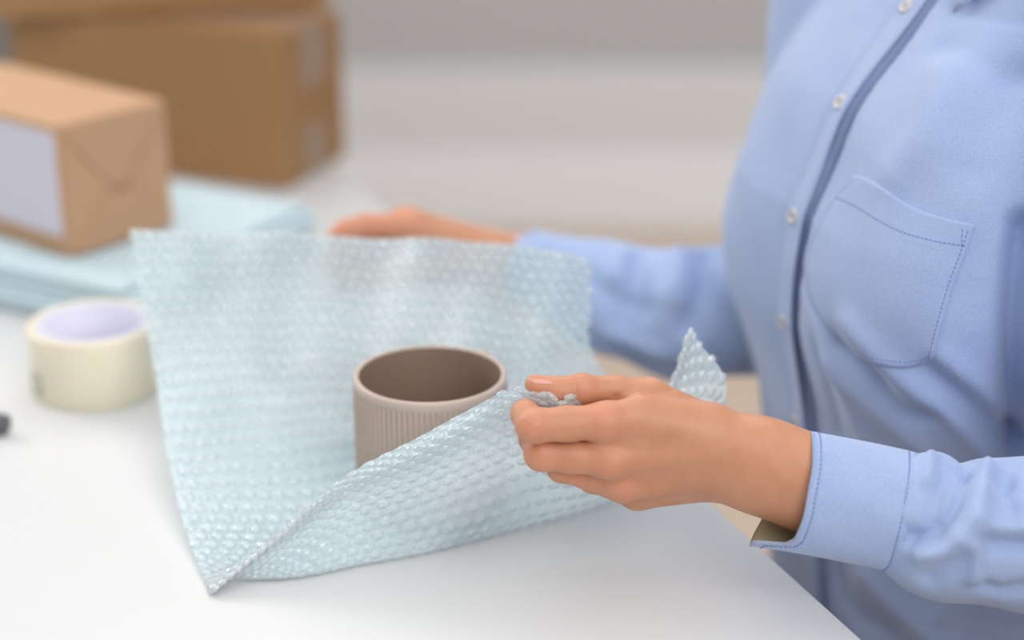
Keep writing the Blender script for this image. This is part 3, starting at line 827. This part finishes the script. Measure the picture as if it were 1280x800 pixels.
folds = [  # depth, width, pixels along the fold
 (-.0060, .0075, [(1050, 428), (1090, 470), (1150, 520), (1215, 575), (1250, 600)]),
 (.0050, .0085, [(1065, 405), (1120, 465), (1190, 520), (1235, 565)]),
 (.0030, .0090, [(1040, 455), (1090, 510), (1150, 560)]),
 (-.0065, .0080, [(1165, 465), (1210, 505), (1260, 550), (1279, 568)]),
 (.0045, .0080, [(1180, 450), (1230, 490), (1275, 535)]),
 (.0028, .0070, [(1006, 365), (1030, 430), (1055, 490), (1085, 560)]),
 (-.0020, .0065, [(1018, 430), (1035, 480), (1050, 540)]),
 (-.0050, .0150, [(1278, 95), (1235, 150), (1215, 205)]),
 (.0050, .0150, [(1190, 90), (1160, 160), (1120, 215)]),
 (-.0035, .0100, [(1180, 60), (1240, 85), (1279, 90)]),
 (.0030, .0080, [(1110, 640), (1180, 770)]),
 (-.0060, .0110, [(1040, 705), (1060, 760), (1110, 799)]),
 (.0060, .0120, [(1085, 722), (1130, 765), (1170, 799)]),
 # near sleeve
 (-0.0088, .0050, [(1212, 584), (1207, 612), (1192, 645), (1170, 666), (1140, 674)]),
 (0.0080, .0060, [(1232, 580), (1224, 615), (1212, 650), (1200, 668)]),
 (-0.0056, .0045, [(1279, 679), (1240, 677), (1218, 668)]),
 (0.0056, .0060, [(1279, 662), (1245, 660), (1226, 652)]),
 (0.0064, .0045, [(1221, 668), (1220, 700), (1219, 722)]),
 (-0.0048, .0060, [(1205, 690), (1185, 705), (1160, 725)]),
 (0.0056, .0055, [(1150, 690), (1180, 690), (1210, 680)]),
 (0.0048, .0045, [(1166, 573), (1164, 600)]), (-0.0048, .0040, [(1176, 576), (1173, 615), (1164, 650)]),
 (-0.0048, .0050, [(1192, 580), (1186, 600)]),
 (-0.0048, .0045, [(1279, 735), (1250, 738), (1225, 730)]),
 (-.0040, .0060, [(1262, 575), (1258, 610), (1262, 640)]),
 (-.0160, .0080, [(1279, 285), (1274, 340), (1272, 420), (1271, 500), (1276, 560)]),
 # far sleeve
 (-.0080, .0080, [(879, 318), (880, 345), (874, 375), (860, 410)]),
 (.0060, .0100, [(850, 318), (846, 350), (830, 390)]),
 (.0050, .0080, [(778, 320), (772, 345)]), (-.0040, .0080, [(800, 322), (796, 360), (780, 400)]),
 (-.0040, .0080, [(740, 350), (780, 380), (850, 395)]),
 (.0040, .0080, [(760, 420), (820, 440)]), (-.0040, .0080, [(742, 425), (800, 450), (850, 465)]),
 (-.0035, .0090, [(908, 235), (916, 250)]),
]
D = np.zeros(len(V))
for amp, wid, pl in folds:
    l = line3(pl)
    if len(l) > 1:
        near = (V > l.min(0)-4*wid).all(1) & (V < l.max(0)+4*wid).all(1)
        D[near] += amp*np.exp(-(seg_dist(V[near], l)/wid)**2)
# opening beside the placket strip
va, vb, vh = toab(V)
PA = 0.013                                  # free edge of the placket strip
front = vb > -.70
gapw = 0.55+0.45*np.sin(vh*31+1.0)+0.5*np.exp(-((vh-.245)/.03)**2)
D += np.where(front & (vh < .36), -0.012*np.clip(gapw, .45, 1.4)*np.exp(-((va-PA-.0002)/.0030)**2), 0)
# gentle unevenness of the cloth
D += 0.0009*np.sin(V[:, 0]*61+V[:, 2]*43)*np.sin(V[:, 1]*57-V[:, 2]*38+1)
V = V + N_*D[:, None]
V = laplace(V, Q, 1)
shirt = mesh_obj('shirt', V, Q, M_SHIRT, person)
bvs = bvh_of(V, Q)
def onfront(a, h):
    o = TO(a, -.30, h); d = -np.append(FV, 0)
    loc, n, i, t = bvs.ray_cast(Vector(o), Vector(d))
    return np.array(loc)
bv0 = bv
def onfront0(a, h):
    o = TO(a, -.30, h); loc, n, i, t = bv0.ray_cast(Vector(o), Vector(-np.append(FV, 0)))
    return np.array(loc)
# placket strip with a lifted free edge
hs = np.linspace(-.30, .345, 110); As = np.array([-.0150, -.0142, -.0105, -.0095, -.004, .002, .007, .0115, PA])
lift = np.array([.0004, .0016, .0020, .0018, .0022, .0025, .0028, .0034, .0038])
topv, botv = [], []
for h in hs:
    gw = 0.55+0.45*math.sin(h*31+1.0)+0.7*math.exp(-((h-.245)/.03)**2)
    base = onfront0(0, h)
    for a, lf in zip(As, lift):
        p = onfront0(a, h)
        e = lf+(max(0, a+.002)/.015)*0.0022*max(.2, gw)
        topv.append(p+f3*e); botv.append(p+f3*(e-(0.0014 if a > -.0149 else .0010)))
nA = len(As); n0 = len(topv); fs = []
for i in range(len(hs)-1):
    for j in range(nA-1):
        fs.append((i*nA+j, i*nA+j+1, (i+1)*nA+j+1, (i+1)*nA+j)); fs.append((n0+i*nA+j, n0+(i+1)*nA+j, n0+(i+1)*nA+j+1, n0+i*nA+j+1))
    for j in (0, nA-1): fs.append((i*nA+j, (i+1)*nA+j, n0+(i+1)*nA+j, n0+i*nA+j))
plk = mesh_obj('placket', topv+botv, fs, M_SHIRT, shirt)
bvp = BVHTree.FromPolygons([tuple(v) for v in topv+botv], fs)
# stitching as short raised threads
def stitches(mb, pts, step=0.0026, length=0.0017, r=0.00029, off=0.0004, nrm=None):
    pts = np.asarray(pts); L = np.concatenate([[0], np.cumsum(np.linalg.norm(np.diff(pts, axis=0), axis=1))])
    for s in np.arange(step, L[-1]-length, step):
        a = np.array([np.interp(s, L, pts[:, k]) for k in range(3)]); b = np.array([np.interp(s+length, L, pts[:, k]) for k in range(3)])
        tube(mb, [a, b], r, 5)
mb = MB()
for a_, e_ in ((-.0115, .0022), (.0085, .0052)):
    stitches(mb, [onfront0(a_, h)+f3*(np.interp(a_, As, lift)+(max(0, a_+.002)/.015)*0.0022*max(.2, 0.55+0.45*math.sin(h*31+1.0)+0.7*math.exp(-((h-.245)/.03)**2))) for h in np.linspace(-.2, .335, 120)])
stuff(mb.build('placket_stitching', M_THREAD, shirt))
# buttons
def button(py):
    best = min((abs(pix(onfront0(-.002, h))[1]-py), h) for h in np.linspace(-.25, .34, 300))[1]
    e = 0.0026; p = onfront0(-.002, best)+f3*e
    n = np.append(FV, 0)+np.array([0, 0, (onfront0(0, best-.01)-onfront0(0, best+.01))@f3/.02]); 
    n /= np.linalg.norm(n); n = Vector(n)
    u = n.orthogonal().normalized(); v = n.cross(u); mb = MB()
    pr_ = [(0.0, .0010), (.0030, .0010), (.0036, .0017), (.0044, .0015), (.0048, .0008), (.0044, .0001), (0.0, .0001)]
    k = 22; vs = []
    for i in range(k):
        a = 2*math.pi*i/k
        for r, z in pr_: vs.append(Vector(p)+(u*math.cos(a)+v*math.sin(a))*r+n*z)
    m = len(pr_); fs = [(i*m+j, ((i+1) % k)*m+j, ((i+1) % k)*m+j+1, i*m+j+1) for i in range(k) for j in range(m-1)]
    mb.add(vs, fs)
    for sx in (-1, 1):
        for sy in (-1, 1):
            tube(mb, [Vector(p)+u*sx*.0009+v*sy*.0009+n*.0011, Vector(p)+u*sx*.0009+v*sy*.0009+n*.0016], .0005, 6, 1)
    mb.build('button', None, shirt, True, [M_BUTTON, M_THREAD])
for py_ in (6, 128, 268, 400, 526, 640): button(py_)
# chest pocket
pk = coons([(1070, 219), (1090, 226), (1140, 258), (1180, 272), (1219, 281)],
           [(1219, 281), (1208, 315), (1193, 355), (1178, 405), (1166, 449)],
           [(1046, 424), (1066, 440), (1090, 453), (1130, 459), (1166, 449)],
           [(1070, 219), (1038, 255), (1010, 312), (1012, 365), (1046, 424)], 44)
po, ptop = patch(pk, bvs, 0.0006, 0.0008, 'pocket', M_SHIRT, shirt, dome=0.0015)
mb = MB()
def pk_line(fi, fj):
    n = ptop.shape[0]; out = []
    for u, v in zip(fi, fj):
        x, y = u*(n-1), v*(n-1); i, j = min(int(x), n-2), min(int(y), n-2); a, b = x-i, y-j
        out.append((ptop[i, j]*(1-a)+ptop[i+1, j]*a)*(1-b)+(ptop[i, j+1]*(1-a)+ptop[i+1, j+1]*a)*b)
    return np.array(out)
tt = np.linspace(.02, .98, 50)
stitches(mb, pk_line(tt, 0*tt+.965)); stitches(mb, pk_line(tt, 0*tt+.035)); stitches(mb, pk_line(0*tt+.965, tt))
stitches(mb, pk_line(0*tt+.20, tt)); stitches(mb, pk_line(np.linspace(.02, .22, 12), np.linspace(.91, .96, 12)))
stuff(mb.build('pocket_stitching', M_THREAD, shirt))
# collar leaves
for s in (1, -1):
    grid = []
    top_ = [(0.010, .360), (0.045, .372), (0.075, .375)]; bot_ = [(0.043, .291), (0.070, .325), (0.085, .345)]
    n = 12; T_, B_ = catmull(top_, n), catmull(bot_, n); vs = []
    for layer in (0, 1):
        for i in range(n):
            for j in range(n):
                v = i/(n-1); a, h = T_[j]*(1-v)+B_[j]*v
                p = onfront0(a*s, h); vs.append(p+f3*((0.0045+0.006*math.sin(v*math.pi)*0.6+0.002*v) - 0.0016*layer))
    ix = lambda l, i, j: l*n*n+i*n+j; fs = []
    for l in (0, 1):
        fs += [(ix(l, i, j), ix(l, i, j+1), ix(l, i+1, j+1), ix(l, i+1, j)) for i in range(n-1) for j in range(n-1)]
    for j in range(n-1):
        for i in (0, n-1): fs.append((ix(0, i, j), ix(0, i, j+1), ix(1, i, j+1), ix(1, i, j)))
        for i in (0, n-1): fs.append((ix(0, j, i), ix(0, j+1, i), ix(1, j+1, i), ix(1, j, i)))
    mesh_obj('collar_leaf', vs, fs, M_SHIRT, shirt)
# cuffs
def cuff(A, B, ra, rb, edge, flare, flat, wob):
    A, B = np.array(A), np.array(B); t = (B-A); Lc = np.linalg.norm(t); t /= Lc
    e2 = toward-t*(toward@t); e2 /= np.linalg.norm(e2); e1 = np.cross(e2, t)
    if e1@upv < 0: e1 = -e1
    n, m = 96, 16; lay = []
    for inner in (0, 1):
        for j in range(m):
            s = j/(m-1)
            for i in range(n):
                th_ = 2*math.pi*i/n
                o = np.interp(math.degrees(th_), *edge)*(1-s)
                r = (ra*(1-s)+rb*s)+np.interp(math.degrees(th_), *flare)*(1-s)**2+wob*math.sin(3*th_+4*s)*.6+wob*.5*math.sin(7*th_-5*s)*s - 0.0018*inner
                c = A+t*(s*Lc+o)
                lay.append(c+e1*math.cos(th_)*r+e2*math.sin(th_)*r*flat)
    ix = lambda l, j, i: l*n*m+j*n+(i % n); fs, fm = [], []
    for l in (0, 1):
        for j in range(m-1):
            for i in range(n): fs.append((ix(l, j, i), ix(l, j, i+1), ix(l, j+1, i+1), ix(l, j+1, i))); fm.append(l)
    for j in (0, m-1):
        for i in range(n): fs.append((ix(0, j, i), ix(0, j, i+1), ix(1, j, i+1), ix(1, j, i))); fm.append(0)
    o = mesh_obj('cuff', lay, fs, None, shirt, True, [M_SHIRT, M_LINING], fm)
    mb = MB(); lay = np.array(lay[:n*m]).reshape(m, n, 3)
    cen = A+t*Lc/2
    for row in (1.2, m-2.2):
        a = int(row); f = row-a; ring = lay[a]*(1-f)+lay[a+1]*f
        out = ring-(cen+np.outer((ring-cen)@t, t)); out /= np.linalg.norm(out, axis=1)[:, None]
        stitches(mb, np.vstack([ring+out*.0002, (ring+out*.0002)[:1]]))
    stuff(mb.build('cuff_stitching', M_THREAD, shirt))
cuff(P(996, 613, .955), P(1132, 641, .947), .0325, .0325,
     ([0, 60, 110, 138, 150, 160, 188, 205, 250, 300, 360], [.000, .0045, .005, .003, -.001, -.0175, -.019, -.018, -.012, -.004, 0]),
     ([0, 150, 175, 190, 215, 260, 360], [0, 0, .001, .0035, .001, 0, 0]), .93, .0009)
cuff(P(650, 328, 1.298), P(712, 352, 1.294), .0255, .0305, ([0, 360], [0, 0]), ([0, 360], [0, 0]), 1.0, .0006)

# trousers, shoes, hair, eyes (below and above the frame)
g5 = Grid((-0.30, 0.60, -0.01), (0.60, 1.40, TZ-0.14), 0.008)
tr_ = g5.new(); so = g5.new()
for s in (-1, 1):
    hip, knee, ank = TO(.085*s, -.725, -.235), TO(.10*s, -.33, -.255), TO(.10*s, -.36, -.66)
    g5.cone(tr_, hip, knee, .088, .062, .02); g5.cone(tr_, knee, ank, .062, .05, .02)
    g5.cone(so, TO(.10*s, -.385, -.700), TO(.105*s, -.22, -.712), .038, .026, .02)
g5.cone(tr_, TO(-.07, -.74, -.22), TO(.07, -.74, -.22), .10, .10, .03)
V, Q = surface_nets(g5, tr_); mesh_obj('trousers', laplace(V, Q, 3), Q, M_TROUSER, person)
V, Q = surface_nets(g5, so); V[:, 2] = np.maximum(V[:, 2], 0.001); mesh_obj('shoes', laplace(V, Q, 2), Q, M_SHOE, person)
g6 = Grid(HD-0.2, HD+0.2, 0.006); hr = g6.new()
g6.cone(hr, HD-f3*.022+u3*.038, HD-f3*.014+u3*.03, .090, .088, .02)
for s in (-1, 1): g6.cone(hr, HD+l3*s*.062-f3*.035+u3*.02, HD+l3*s*.050-f3*.060-u3*.10, .035, .022, .03)
V, Q = surface_nets(g6, hr); mesh_obj('hair', laplace(V, Q, 2), Q, M_HAIR, person)
M_EYE = mat('eye', srgb(235, 232, 228), 0.2)
for s in (-1, 1):
    mb = MB(); lathe(mb, [(0.0001, -.0118)]+[(.0118*math.cos(a), .0118*math.sin(a)) for a in np.linspace(-1.3, 1.3, 9)]+[(0.0001, .0118)], 16, HD+l3*s*.031+f3*.066+u3*.012)
    mb.build('eye', M_EYE, person)
# stool
st_c = TO(0, -.75, -TZ)
stl = thing('stool', 'wooden stool under the seated person in the blue shirt', 'stool', tuple(st_c))
M_WOOD = mat('stool_wood', srgb(176, 140, 104), 0.5, 0.15, 12, stretch=(1, 8, 1))
mb = MB(); lathe(mb, [(0.001, 0), (.165, 0), (.175, .008), (.175, .024), (.165, .032), (0.001, .032)], 48, st_c+np.array([0, 0, .384])); mb.build('seat', M_WOOD, stl)
for s in (-1, 1):
    for q in (-1, 1):
        mb = MB(); tube(mb, [TO(.10*s, -.75+.10*q, .388-TZ), TO(.14*s, -.75+.14*q, .0005-TZ)], [.018, .014], 14); mb.build('leg', M_WOOD, stl)
